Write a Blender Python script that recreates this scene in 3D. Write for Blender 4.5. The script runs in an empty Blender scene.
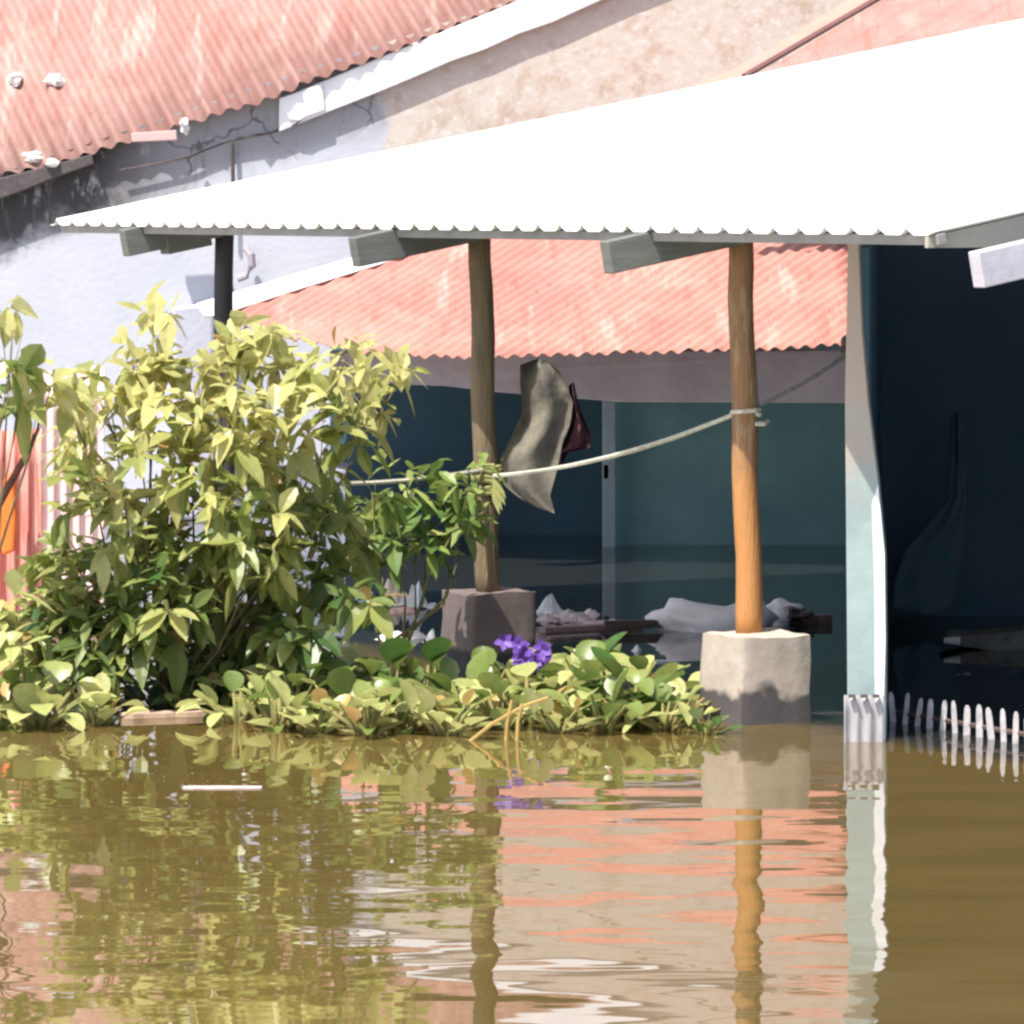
import bpy, bmesh, math, random
from mathutils import Vector, Matrix, noise
R = math.radians
random.seed(7)
sc = bpy.context.scene
COL = sc.collection
# ------------------------------------------------------------------ camera
F, H, CX, HY = 5000.0, 2.64, 512.0, 200.0        # telephoto, 2.64 m above the flood
cd = bpy.data.cameras.new('camera'); cam = bpy.data.objects.new('camera', cd); COL.objects.link(cam)
cam.location = (0, 0, H); cam.rotation_euler = (R(90), 0, 0)
cd.sensor_width = 36; cd.lens = F/1024*36; cd.shift_y = -(512-HY)/1024
cd.clip_start = 0.1; cd.clip_end = 3000
sc.camera = cam
# ------------------------------------------------------------------ light
S = Vector((-0.30, -0.36, 0.88)).normalized()    # towards the sun
w = bpy.data.worlds.new('World'); sc.world = w; w.use_nodes = True
nt = w.node_tree; nt.nodes.clear()
sky = nt.nodes.new('ShaderNodeTexSky'); sky.sky_type = 'NISHITA'; sky.sun_disc = False
sky.sun_elevation = math.asin(S.z); sky.sun_rotation = math.atan2(S.x, S.y)
sky.air_density = 1.0; sky.dust_density = 2.5
bg = nt.nodes.new('ShaderNodeBackground'); bg.inputs[1].default_value = 0.15
wo = nt.nodes.new('ShaderNodeOutputWorld')
nt.links.new(sky.outputs[0], bg.inputs[0]); nt.links.new(bg.outputs[0], wo.inputs[0])
sd = bpy.data.lights.new('sun', 'SUN'); sd.energy = 5.0; sd.angle = R(0.5); sd.color = (1, 0.955, 0.87)
sun = bpy.data.objects.new('sun', sd); COL.objects.link(sun)
sun.rotation_euler = S.to_track_quat('Z', 'Y').to_euler()
sc.view_settings.view_transform = 'Standard'; sc.view_settings.look = 'None'
sc.view_settings.gamma = 1; sc.view_settings.use_curve_mapping = False
sc.view_settings.exposure = 0.8
sc.render.resolution_x = 1024; sc.render.resolution_y = 1024
sc.cycles.filter_width = 2.6

# ------------------------------------------------------------------ geometry helpers
def P(px, py, Y): return Vector(((px-CX)*Y/F, Y, H-(py-HY)*Y/F))
def W(px, py, z=0.0):
    Y = F*(H-z)/(py-HY); return Vector(((px-CX)*Y/F, Y, z))
def X_(px, Y): return (px-CX)*Y/F
class Pl:
    def __init__(s, a, b, c):
        s.o = a; s.n = (b-a).cross(c-a).normalized()
        if s.n.z < 0: s.n = -s.n
    def at(s, px, py):
        d = Vector(((px-CX)/F, 1, -(py-HY)/F)); C = Vector((0, 0, H))
        return C + d*((s.o-C).dot(s.n)/d.dot(s.n))
class MB:
    def __init__(s): s.v = []; s.f = []; s.t = []
    def add(s, vs, fs, tint=0.5):
        b = len(s.v); s.v += [Vector(v) for v in vs]
        s.f += [tuple(i+b for i in f) for f in fs]; s.t += [tint]*len(fs)
    def box(s, c, sx, sy, sz, rz=0, ax=None):
        M = ax if ax else Matrix.Rotation(rz, 3, 'Z'); c = Vector(c)
        vs = [c + M@Vector((x*sx/2, y*sy/2, z*sz/2)) for x in (-1, 1) for y in (-1, 1) for z in (-1, 1)]
        s.add(vs, [(0,1,3,2), (4,6,7,5), (0,4,5,1), (2,3,7,6), (0,2,6,4), (1,5,7,3)])
    def prism(s, pts, off):
        n = len(pts); off = Vector(off)
        s.add([Vector(p) for p in pts]+[Vector(p)+off for p in pts],
              [tuple(range(n)), tuple(range(2*n-1, n-1, -1))]+[(i, (i+1) % n+0, (i+1) % n+n, i+n)[::-1] for i in range(n)])
    def tube(s, pts, rad, seg=8, jit=0):
        pts = [Vector(p) for p in pts]; n = len(pts); b = len(s.v)
        for i, p in enumerate(pts):
            d = (pts[min(i+1, n-1)]-pts[max(i-1, 0)]).normalized()
            a = d.cross(Vector((0.13, 0.3, 1)) if abs(d.z) < .9 else Vector((1, 0.2, 0))).normalized(); c = d.cross(a)
            r = rad[i] if isinstance(rad, (list, tuple)) else rad
            for k in range(seg):
                th = 2*math.pi*k/seg; rr = r*(1+random.uniform(-jit, jit))
                s.v.append(p+a*rr*math.cos(th)+c*rr*math.sin(th))
        for i in range(n-1):
            for k in range(seg):
                k2 = (k+1) % seg
                s.f.append((b+i*seg+k, b+i*seg+k2, b+(i+1)*seg+k2, b+(i+1)*seg+k)); s.t.append(.5)
        s.f.append(tuple(b+k for k in range(seg))[::-1]); s.f.append(tuple(b+(n-1)*seg+k for k in range(seg))); s.t += [.5, .5]
    def leaf(s, p, d, n, L, Wd, droop=.25, fold=.25, tint=.5, prof=((0, .04), (.2, .62), (.45, 1), (.75, .68), (1, .02))):
        d = d.normalized(); sd_ = d.cross(n)
        if sd_.length < 1e-3: sd_ = d.cross(Vector((1, 0, 0)))
        sd_.normalize(); n = sd_.cross(d).normalized()
        vs = []; wv = random.uniform(-.06, .06)
        for t, ww in prof:
            m = p + d*(L*t) + Vector((0, 0, -1))*(droop*L*t*t) + sd_*(wv*L*math.sin(t*3))
            vs += [m-sd_*(Wd/2*ww)+n*(fold*Wd/2*ww), m, m+sd_*(Wd/2*ww)+n*(fold*Wd/2*ww)]
        fs = []
        for i in range(len(prof)-1):
            a = i*3; fs += [(a, a+1, a+4, a+3), (a+1, a+2, a+5, a+4)]
        s.add(vs, fs, tint)
def tag(o, label=None, cat=None, group=None, kind=None):
    if label: o['label'] = label
    if cat: o['category'] = cat
    if group: o['group'] = group
    if kind: o['kind'] = kind
    return o
def empty(name, loc, label, cat, group=None):
    o = bpy.data.objects.new(name, None); COL.objects.link(o); o.location = loc; o.empty_display_size = .2
    return tag(o, label, cat, group)
def build(name, mb, m, parent=None, smooth=False, bevel=0, solid=0, label=None, world=True):
    off = Vector((0, 0, 0)); q = parent
    while q and world: off = off+Vector(q.location); q = q.parent
    base = Vector((0, 0, 0))
    if parent is None:
        xs = [v.x for v in mb.v]; ys = [v.y for v in mb.v]; zs = [v.z for v in mb.v]
        base = Vector(((min(xs)+max(xs))/2, (min(ys)+max(ys))/2, min(zs)))
    me = bpy.data.meshes.new(name); me.from_pydata([tuple(v-off-base) for v in mb.v], [], mb.f)
    at = me.attributes.new('tint', 'FLOAT', 'FACE'); at.data.foreach_set('value', mb.t)
    me.materials.append(m); me.validate(); me.update()
    if smooth: me.polygons.foreach_set('use_smooth', [True]*len(me.polygons))
    o = bpy.data.objects.new(name, me); COL.objects.link(o); o.location = base
    if parent: o.parent = parent
    if solid: q = o.modifiers.new('thick', 'SOLIDIFY'); q.thickness = solid; q.offset = -1
    if bevel: q = o.modifiers.new('edge', 'BEVEL'); q.width = bevel; q.segments = 2; q.limit_method = 'ANGLE'
    if label: o['label'] = label
    return o
def sheet(poly, plane, d0, d1, pitch, amp, jag=0.0, rib=False, vdiv=6, wob=.004):
    """corrugated sheet: poly = 3-D points on the plane, ribs run from d0 to d1"""
    o = plane.o; n = plane.n; v = (d1-d0); v = (v-n*v.dot(n)).normalized(); u = v.cross(n).normalized()
    q = [((p-o).dot(u), (p-o).dot(v)) for p in poly]
    u0 = min(a for a, b in q); u1 = max(a for a, b in q)
    step = pitch/8; cols = []; k = 0; rnd = random.Random(3)
    jj = {}
    while u0+k*step <= u1+1e-6:
        uu = u0+k*step+1e-5; vs = []
        for i in range(len(q)):
            (a0, b0), (a1, b1) = q[i], q[(i+1) % len(q)]
            if (a0-uu)*(a1-uu) < 0: vs.append(b0+(b1-b0)*(uu-a0)/(a1-a0))
        if len(vs) >= 2:
            ph = (k % 8)/8
            if rib: h = amp*max(0, 1-abs(ph-.5)/.2)
            else: h = amp*math.cos(2*math.pi*ph)
            key = k//8
            if key not in jj: jj[key] = rnd.uniform(-jag, jag)
            lo, hi = min(vs)+jj[key], max(vs)
            cols.append([o+u*uu+v*(lo+(hi-lo)*t/vdiv)+n*(h+wob*noise.noise(Vector((uu*1.3, (lo+(hi-lo)*t/vdiv)*.9, 3)))*4) for t in range(vdiv+1)])
        k += 1
    m = MB(); nv = vdiv+1
    vs = [p for c in cols for p in c]
    fs = [(i*nv+j, (i+1)*nv+j, (i+1)*nv+j+1, i*nv+j+1) for i in range(len(cols)-1) for j in range(vdiv)]
    m.add(vs, fs); return m

# ------------------------------------------------------------------ materials
def mat(name, c1, c2=None, scale=4, rough=.8, bump=0.0, bscale=30, detail=6, stretch=(1, 1, 1), spec=.3, lo=.35, hi=.65, metal=0, extra=None):
    m = bpy.data.materials.new(name); m.use_nodes = True; t = m.node_tree; b = t.nodes['Principled BSDF']
    b.inputs['Roughness'].default_value = rough; b.inputs['Specular IOR Level'].default_value = spec
    b.inputs['Metallic'].default_value = metal
    N = t.nodes.new; Lk = t.links.new
    geo = N('ShaderNodeNewGeometry'); mp = N('ShaderNodeMapping'); mp.inputs['Scale'].default_value = stretch
    Lk(geo.outputs['Position'], mp.inputs['Vector'])
    col = None
    if c2 is None: c2 = tuple(x*.8 for x in c1)
    tx = N('ShaderNodeTexNoise'); tx.inputs['Scale'].default_value = scale; tx.inputs['Detail'].default_value = detail; tx.inputs['Roughness'].default_value = .62
    Lk(mp.outputs[0], tx.inputs['Vector'])
    rp = N('ShaderNodeValToRGB'); rp.color_ramp.elements[0].position = lo; rp.color_ramp.elements[1].position = hi
    rp.color_ramp.elements[0].color = (*c1, 1); rp.color_ramp.elements[1].color = (*c2, 1)
    Lk(tx.outputs['Fac'], rp.inputs[0]); col = rp.outputs[0]
    if extra: col = extra(t, geo, mp, col)
    Lk(col, b.inputs['Base Color'])
    if bump:
        t2 = N('ShaderNodeTexNoise'); t2.inputs['Scale'].default_value = bscale; t2.inputs['Detail'].default_value = 5
        Lk(mp.outputs[0], t2.inputs['Vector'])
        bp = N('ShaderNodeBump'); bp.inputs['Distance'].default_value = bump; bp.inputs['Strength'].default_value = 1
        Lk(t2.outputs['Fac'], bp.inputs['Height']); Lk(bp.outputs[0], b.inputs['Normal'])
    return m
def mixin(t, fac, a, colr):
    mx = t.nodes.new('ShaderNodeMix'); mx.data_type = 'RGBA'
    t.links.new(fac, mx.inputs[0]); t.links.new(a, mx.inputs[6]); mx.inputs[7].default_value = (*colr, 1)
    return mx.outputs[2]
def math_(t, op, a, b=None, c=None, clamp=False):
    n = t.nodes.new('ShaderNodeMath'); n.operation = op; n.use_clamp = clamp
    for i, x in enumerate((a, b, c)):
        if x is None: continue
        if isinstance(x, (int, float)): n.inputs[i].default_value = x
        else: t.links.new(x, n.inputs[i])
    return n.outputs[0]
def nz(t, geo, scale, stretch=(1, 1, 1), detail=5, off=0):
    mp = t.nodes.new('ShaderNodeMapping'); mp.inputs['Scale'].default_value = stretch; mp.inputs['Location'].default_value = (off, off, off)
    t.links.new(geo.outputs['Position'], mp.inputs['Vector'])
    x = t.nodes.new('ShaderNodeTexNoise'); x.inputs['Scale'].default_value = scale; x.inputs['Detail'].default_value = detail
    x.inputs['Roughness'].default_value = .65
    t.links.new(mp.outputs[0], x.inputs['Vector']); return x.outputs['Fac']
def sep(t, geo):
    s_ = t.nodes.new('ShaderNodeSeparateXYZ'); t.links.new(geo.outputs['Position'], s_.inputs[0]); return s_.outputs
def sstep(t, v, a, b):
    n = t.nodes.new('ShaderNodeMapRange'); n.interpolation_type = 'SMOOTHSTEP'
    n.inputs['From Min'].default_value = a; n.inputs['From Max'].default_value = b
    t.links.new(v, n.inputs['Value']); return n.outputs[0]

def leafmat(name, dark, mid, light, rough=.38, trans=.35, dead=None):
    m = bpy.data.materials.new(name); m.use_nodes = True; t = m.node_tree; b = t.nodes['Principled BSDF']
    a = t.nodes.new('ShaderNodeAttribute'); a.attribute_name = 'tint'
    rp = t.nodes.new('ShaderNodeValToRGB'); e = rp.color_ramp.elements
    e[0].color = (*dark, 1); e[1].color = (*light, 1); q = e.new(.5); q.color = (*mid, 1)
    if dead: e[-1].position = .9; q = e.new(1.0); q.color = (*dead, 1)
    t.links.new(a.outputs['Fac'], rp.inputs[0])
    g = t.nodes.new('ShaderNodeNewGeometry'); f = nz(t, g, 22, detail=3)
    hs = t.nodes.new('ShaderNodeHueSaturation'); t.links.new(rp.outputs[0], hs.inputs['Color'])
    t.links.new(math_(t, 'MULTIPLY_ADD', f, .7, .65), hs.inputs['Value'])
    t.links.new(hs.outputs[0], b.inputs['Base Color']); b.inputs['Roughness'].default_value = rough
    b.inputs['Specular IOR Level'].default_value = .5
    tr = t.nodes.new('ShaderNodeBsdfTranslucent'); t.links.new(hs.outputs[0], tr.inputs[0])
    mx = t.nodes.new('ShaderNodeMixShader'); mx.inputs[0].default_value = trans
    t.links.new(b.outputs[0], mx.inputs[1]); t.links.new(tr.outputs[0], mx.inputs[2])
    t.links.new(mx.outputs[0], t.nodes['Material Output'].inputs[0]); return m

def rusty(t, geo, mp, col):
    f = sstep(t, nz(t, geo, 2.2, (1, .6, 1), off=5), .5, .66)
    col = mixin(t, math_(t, 'MULTIPLY', f, .4), col, (.39, .265, .22))
    k = sstep(t, nz(t, geo, 1.1, (1, .5, 1), off=15, detail=8), .5, .62); col = mixin(t, math_(t, 'MULTIPLY', k, .45), col, (.24, .13, .11))
    q = sstep(t, nz(t, geo, 3.2, (2.6, .3, .3), off=25, detail=7), .52, .66); col = mixin(t, math_(t, 'MULTIPLY', q, .5), col, (.27, .10, .075))
    q = sstep(t, nz(t, geo, 2.6, (2.0, .25, .25), off=45, detail=6), .56, .68); col = mixin(t, math_(t, 'MULTIPLY', q, .4), col, (.52, .38, .33))
    g = sstep(t, nz(t, geo, 9, off=11), .58, .7)
    return mixin(t, math_(t, 'MULTIPLY', g, .5), col, (.2, .09, .06))
M_red = mat('faded red roof', (.285, .145, .122), (.34, .195, .168), 1.5, .75, .002, 40, extra=rusty)
M_red2 = mat('salmon roof', (.39, .155, .125), (.45, .205, .165), 1.2, .75, .002, 40, extra=rusty)
M_white_sheet = mat('white roof sheet', (.82, .82, .81), (.86, .86, .85), 2, .5)
def wallx(t, geo, mp, col):
    s = sep(t, geo); x, z = s[0], s[2]
    n1 = nz(t, geo, 1.6, off=2); n2 = nz(t, geo, 5, off=8, detail=8); n3 = nz(t, geo, 12, off=4, detail=6)
    # bare beige render to the right of x = -1.1 m
    xb = math_(t, 'MULTIPLY_ADD', n1, .5, x)
    fb = math_(t, 'MULTIPLY', sstep(t, xb, -.86, -.80), sstep(t, math_(t, 'MULTIPLY_ADD', n2, .35, z), 2.3, 2.5))
    col = mixin(t, fb, col, (.47, .41, .365))
    fb2 = math_(t, 'MULTIPLY', fb, sstep(t, n2, .47, .66)); col = mixin(t, math_(t, 'MULTIPLY', fb2, .8), col, (.38, .285, .22))
    fb3 = math_(t, 'MULTIPLY', fb, sstep(t, n3, .53, .64)); col = mixin(t, math_(t, 'MULTIPLY', fb3, .75), col, (.54, .50, .475))
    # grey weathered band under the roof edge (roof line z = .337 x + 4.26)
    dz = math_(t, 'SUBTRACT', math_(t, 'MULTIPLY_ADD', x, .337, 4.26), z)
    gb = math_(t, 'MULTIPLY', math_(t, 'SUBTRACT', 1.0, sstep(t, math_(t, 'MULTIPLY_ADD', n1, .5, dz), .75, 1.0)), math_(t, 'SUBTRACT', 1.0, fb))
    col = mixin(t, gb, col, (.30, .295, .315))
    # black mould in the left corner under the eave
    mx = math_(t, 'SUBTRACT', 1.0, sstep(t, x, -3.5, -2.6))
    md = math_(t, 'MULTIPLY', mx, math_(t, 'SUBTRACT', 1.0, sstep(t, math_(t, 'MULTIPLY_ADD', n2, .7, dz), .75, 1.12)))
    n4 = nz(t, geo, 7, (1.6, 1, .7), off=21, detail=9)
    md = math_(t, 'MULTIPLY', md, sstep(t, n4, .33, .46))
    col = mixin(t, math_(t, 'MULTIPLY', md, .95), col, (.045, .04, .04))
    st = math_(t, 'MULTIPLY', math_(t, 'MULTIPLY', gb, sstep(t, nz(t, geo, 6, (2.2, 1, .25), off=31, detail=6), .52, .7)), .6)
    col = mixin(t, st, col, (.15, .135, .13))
    vo = t.nodes.new('ShaderNodeTexVoronoi'); vo.feature = 'DISTANCE_TO_EDGE'; vo.inputs['Scale'].default_value = 1.3
    wp = t.nodes.new('ShaderNodeVectorMath'); wp.operation = 'MULTIPLY_ADD'; ns = t.nodes.new('ShaderNodeTexNoise'); ns.inputs['Scale'].default_value = 3; ns.inputs['Detail'].default_value = 6
    t.links.new(geo.outputs['Position'], ns.inputs['Vector']); t.links.new(ns.outputs['Color'], wp.inputs[0]); wp.inputs[1].default_value = (.35, .35, .35); t.links.new(geo.outputs['Position'], wp.inputs[2])
    t.links.new(wp.outputs[0], vo.inputs['Vector'])
    ck = math_(t, 'MULTIPLY', math_(t, 'SUBTRACT', 1.0, sstep(t, vo.outputs['Distance'], .004, .016)), sstep(t, n1, .42, .5))
    col = mixin(t, math_(t, 'MULTIPLY', math_(t, 'MULTIPLY', ck, gb), .8), col, (.10, .09, .09))
    sp = math_(t, 'MULTIPLY', gb, sstep(t, n3, .6, .7))
    col = mixin(t, math_(t, 'MULTIPLY', sp, .6), col, (.16, .14, .14))
    return col
M_wall = mat('whitewashed plaster', (.40, .41, .46), (.45, .455, .50), 1.2, .9, .004, 18, extra=wallx)
M_cap = mat('white cap', (.8, .8, .8), (.7, .7, .72), 3, .8, .004, 20)
M_teal = mat('dark teal paint', (.22, .40, .41), (.15, .28, .31), 1.1, .75, .003, 20)
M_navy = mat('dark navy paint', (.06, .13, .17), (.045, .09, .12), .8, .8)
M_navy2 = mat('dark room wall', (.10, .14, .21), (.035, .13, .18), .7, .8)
M_lint = mat('grey lintel', (.36, .32, .35), (.27, .24, .26), 2.5, .9, .004, 20)
M_post = mat('weathered post', (.23, .175, .10), (.13, .095, .06), 6, .8, .010, 26, stretch=(3, 3, .35))
M_post_or = mat('post with sunlit orange foot', (.52, .22, .06), (.40, .24, .12), 5, .75, .010, 26, stretch=(3, 3, .35),
    extra=lambda t, g, mp, c: mixin(t, math_(t, 'SUBTRACT', 1.0, sstep(t, math_(t, 'MULTIPLY_ADD', nz(t, g, 6), -.5, sep(t, g)[2]), .85, 1.2)), mixin(t, sstep(t, nz(t, g, 8, (2, 2, .5)), .5, .6), mixin(t, sstep(t, nz(t, g, 1), -1, -.5), c, (.27, .15, .075)), (.34, .24, .14)), (.43, .20, .07)))  # sunlit length below the eave shadow painted orange, shaded part above browner
M_pipe = mat('dark post', (.05, .05, .055), (.035, .035, .04), 6, .6)
M_raft = mat('grey rafter', (.16, .165, .15), (.12, .125, .11), 5, .8, .002, 30, stretch=(1, 1, 6))
M_raft_sunlit = mat('sunlit pale rafter', (.55, .53, .57), (.42, .40, .44), 5, .8, .002, 30)  # lit copy of the grey rafter: sunlight put into the base colour
M_purl = mat('grey eave beam', (.30, .29, .28), (.24, .235, .225), 4, .7)
M_gable = mat('beige gable board', (.34, .32, .26), (.40, .37, .31), 3, .8)
def wet(t, geo, mp, col):
    z = sep(t, geo)[2]
    f = math_(t, 'SUBTRACT', 1.0, sstep(t, math_(t, 'MULTIPLY_ADD', nz(t, geo, 2.6, detail=3), .34, z), .30, .345))
    return mixin(t, math_(t, 'MULTIPLY', f, .9), col, (.04, .038, .045))
M_conc = mat('pale concrete', (.46, .39, .32), (.37, .31, .26), 5, .9, .006, 11, extra=wet)
M_conc2 = mat('brown concrete', (.16, .125, .115), (.12, .095, .092), 5, .9, .006, 11, extra=wet)
M_pier = mat('pale green pier', (.29, .37, .36), (.24, .30, .30), 3, .8, .003, 20,
    extra=lambda t, g, mp, c: mixin(t, sstep(t, math_(t, 'MULTIPLY_ADD', nz(t, g, 3), .8, sep(t, g)[2]), 1.5, 2.1), c, (.40, .33, .28)))
M_trim = mat('white trim', (.74, .75, .76), (.66, .67, .69), 4, .7)
M_zinc = mat('pale zinc', (.36, .345, .36), (.24, .23, .24), 8, .6, stretch=(4, 4, .6))
M_picket = mat('white picket', (.54, .51, .51), (.36, .34, .34), 14, .75, .002, 60)
M_fence = mat('pinkish tin fence', (.60, .38, .36), (.72, .60, .60), 7, .6, stretch=(5, 5, .4))
M_fencer = mat('rust red tin fence', (.52, .11, .08), (.60, .36, .32), 7, .6, stretch=(5, 5, .4))
M_orange = mat('orange plastic', (.85, .20, .04), (.75, .17, .03), 5, .5)
M_rope = mat('pale rope', (.60, .58, .48), (.42, .40, .32), 40, .9)
M_wire = mat('dark cable', (.10, .08, .08), (.06, .05, .05), 20, .8)
M_cloth = mat('olive sackcloth', (.17, .155, .115), (.085, .078, .07), 6, .95, .006, 25)
M_clothr = mat('dark red cloth', (.09, .03, .035), (.05, .025, .035), 6, .95, .004, 25)
M_clothg = mat('grey cloth', (.12, .155, .21), (.06, .14, .19), 5, .95, .004, 25)
M_sack = mat('white plastic sack', (.88, .74, .69), (.90, .82, .79), 5, .6, .01, 12)
M_card = mat('faded cardboard', (.62, .50, .46), (.45, .34, .31), 7, .9, .004, 20)
M_wood = mat('dark wet wood', (.06, .045, .04), (.12, .07, .06), 8, .6, stretch=(.5, 4, 4))
M_wood2 = mat('pinkish plank', (.32, .22, .20), (.22, .15, .14), 8, .8, stretch=(.5, 4, 4))
M_green_board = mat('grey green board', (.10, .10, .085), (.20, .20, .18), 8, .7, .004, 20)
M_blue = mat('blue plastic', (.10, .30, .75), (.55, .72, .85), 5, .45, lo=.45, hi=.5)
M_wplastic = mat('white plastic', (.78, .77, .74), (.66, .63, .60), 9, .5, .006, 18)
M_cream = mat('cream plastic', (.75, .66, .48), (.70, .45, .35), 6, .5, .006, 18)
M_stem = mat('green stem', (.14, .17, .05), (.22, .16, .06), 10, .7)
M_bark = mat('brown bark', (.14, .085, .05), (.08, .05, .03), 14, .9, .004, 50)
M_twig = mat('olive bark', (.15, .13, .06), (.09, .07, .04), 14, .9, .004, 50)
M_straw = mat('ochre reed', (.38, .26, .08), (.28, .18, .06), 10, .7)
M_purple = mat('purple petals', (.11, .045, .27), (.17, .08, .36), 18, .5)
M_mud = mat('mud', (.16, .11, .06), (.11, .07, .04), 2, .95)
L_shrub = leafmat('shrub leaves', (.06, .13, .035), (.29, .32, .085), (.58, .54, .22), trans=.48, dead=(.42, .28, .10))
L_hy = leafmat('hyacinth leaves', (.06, .13, .03), (.22, .27, .07), (.48, .48, .19), rough=.36, dead=(.50, .33, .12))
L_vine = leafmat('vine leaves', (.05, .12, .035), (.17, .25, .06), (.38, .42, .14))
# water
def water_mat():
    m = bpy.data.materials.new('muddy flood water'); m.use_nodes = True; t = m.node_tree; b = t.nodes['Principled BSDF']
    g = t.nodes.new('ShaderNodeNewGeometry')
    rp = t.nodes.new('ShaderNodeValToRGB'); rp.color_ramp.elements[0].position = .3; rp.color_ramp.elements[1].position = .75
    rp.color_ramp.elements[0].color = (.102, .070, .021, 1); rp.color_ramp.elements[1].color = (.122, .085, .028, 1)
    t.links.new(nz(t, g, .5, detail=3), rp.inputs[0])
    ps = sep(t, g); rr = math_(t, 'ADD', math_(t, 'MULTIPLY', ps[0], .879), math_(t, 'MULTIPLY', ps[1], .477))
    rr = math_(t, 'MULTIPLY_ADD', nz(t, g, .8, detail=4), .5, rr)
    # canopy shade painted in: muddy base colour turns near-black behind the post line
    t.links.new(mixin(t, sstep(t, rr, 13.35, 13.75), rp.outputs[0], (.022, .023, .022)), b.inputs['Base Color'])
    b.inputs['Roughness'].default_value = .02; b.inputs['IOR'].default_value = 3.3
    b.inputs['Specular IOR Level'].default_value = .5
    h1 = nz(t, g, 1.0, (1.0, 1.6, 1), detail=.6)
    h2 = nz(t, g, 1.0, (2.6, 4.6, 1), detail=1, off=9)
    big = nz(t, g, .35, detail=1, off=3)
    h = math_(t, 'ADD', math_(t, 'MULTIPLY', h1, 1.0), math_(t, 'MULTIPLY', h2, .11))
    h = math_(t, 'MULTIPLY', h, sstep(t, big, .1, .75))
    # the flood is sheltered and calmer behind the plants
    y = sep(t, g)[1]
    h = math_(t, 'MULTIPLY', h, math_(t, 'SUBTRACT', 1.3, sstep(t, y, 16, 29)))
    bp = t.nodes.new('ShaderNodeBump'); bp.inputs['Distance'].default_value = WAVE; bp.inputs['Strength'].default_value = 1
    t.links.new(h, bp.inputs['Height']); t.links.new(bp.outputs[0], b.inputs['Normal'])
    return m
WAVE = .016
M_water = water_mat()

# ------------------------------------------------------------------ setting
mb = MB(); mb.add([(-600, -100, 0), (600, -100, 0), (600, 1200, 0), (-600, 1200, 0)], [(0, 1, 2, 3)])
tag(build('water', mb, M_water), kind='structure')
mb = MB(); mb.add([(-600, -100, -1.2), (600, -100, -1.2), (600, 1200, -1.2), (-600, 1200, -1.2)], [(0, 1, 2, 3)])
tag(build('ground', mb, M_mud), kind='structure')

# ------------------------------------------------------------------ large house: gable wall and red roof, upper left
YW = 41.5
bighouse = empty('house', (-1.5, YW, 0), 'large whitewashed house with faded red corrugated roof and stained wall, at upper left', 'house')
def FW(px, py, Y=YW): return P(px, py, Y)
mb = MB()
lo_z = -1.1
wl = [Vector((-9, YW, lo_z)), Vector((9, YW, lo_z)), Vector((9, YW, 6.4)), Vector((6.2, YW, 6.4)), Vector((-9, YW, 1.25))]
mb.prism(wl, (0, .25, 0))
build('wall', mb, M_wall, bighouse)
pl = Pl(P(0, 176, 41.46), P(520, 0, 41.46), P(100, -130, 44.8))
poly = [pl.at(-420, 317), pl.at(0, 174), pl.at(60, 163), pl.at(130, 141), pl.at(246, 106), pl.at(350, 66), pl.at(522, 0), pl.at(860, -130), pl.at(640, -330), pl.at(-560, -330)]
b_ = sheet(poly, pl, pl.at(110, 150), pl.at(50, 30), .155, .024, jag=.02)
build('roof', b_, M_red, bighouse, smooth=True, solid=.006)
# white parapet cap along the roof edge
def strip(p0, p1, hpx, Y, thick, n=14, jit=1.5, taper=0):
    top = []; bot = []
    for i in range(n+1):
        t = i/n; x = p0[0]+(p1[0]-p0[0])*t; y = p0[1]+(p1[1]-p0[1])*t
        hh = hpx*(1-taper*(1-t))
        top.append(P(x, y+random.uniform(-jit, jit)*.3, Y)); bot.append(P(x, y+hh+random.uniform(-jit, jit), Y))
    m = MB(); m.prism(bot+top[::-1], (0, thick, 0)); return m
mb = strip((279, 99), (760, -98), 34, 41.41, .08)
mb2 = MB(); mb2.prism([P(x, y, 41.38) for x, y in ((279, 98), (322, 84), (325, 110), (306, 117), (300, 121), (290, 120), (283, 108))], (0, .2, 0))
build('parapet_cap', mb, M_cap, bighouse, bevel=.01)
build('cap_end', mb2, M_cap, bighouse, bevel=.01)
mb = MB(); mb.prism([P(x, y, 41.2) for x, y in ((172, 307), (214, 303), (214, 520), (176, 520))], (0, .28, 0))
build('pilaster', mb, mat('shaded lilac plaster', (.36, .36, .42), (.42, .42, .47), 3, .9, .004, 20), bighouse, bevel=.03)
mb = MB(); mb.tube([P(232, 143, 41.43), P(233, 180, 41.43), P(233, 235, 41.43)], .016)
build('drainpipe', mb, M_wire, bighouse)
mb = MB(); mb.tube([P(*p) for p in ((305, 116, 41.4), (296, 124, 41.42), (272, 132, 41.43), (250, 136, 41.43), (228, 141, 41.43), (205, 150, 41.43), (190, 156, 41.43), (160, 163, 41.43), (120, 170, 41.42))], .011, 6, .35)
tag(build('cable', mb, M_wire), 'thin dark cable sagging across the stained wall under the roof edge', 'cable')
mb = MB(); mb.tube([P(245, 247, 41.38), P(251, 255, 41.34), P(252, 266, 41.34), P(246, 276, 41.34), P(238, 279, 41.36)], [.03, .035, .035, .03, .03])
tag(build('pipe_elbow', mb, M_lint), 'small grey pipe elbow on the wall just right of the dark post', 'pipe')
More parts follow.
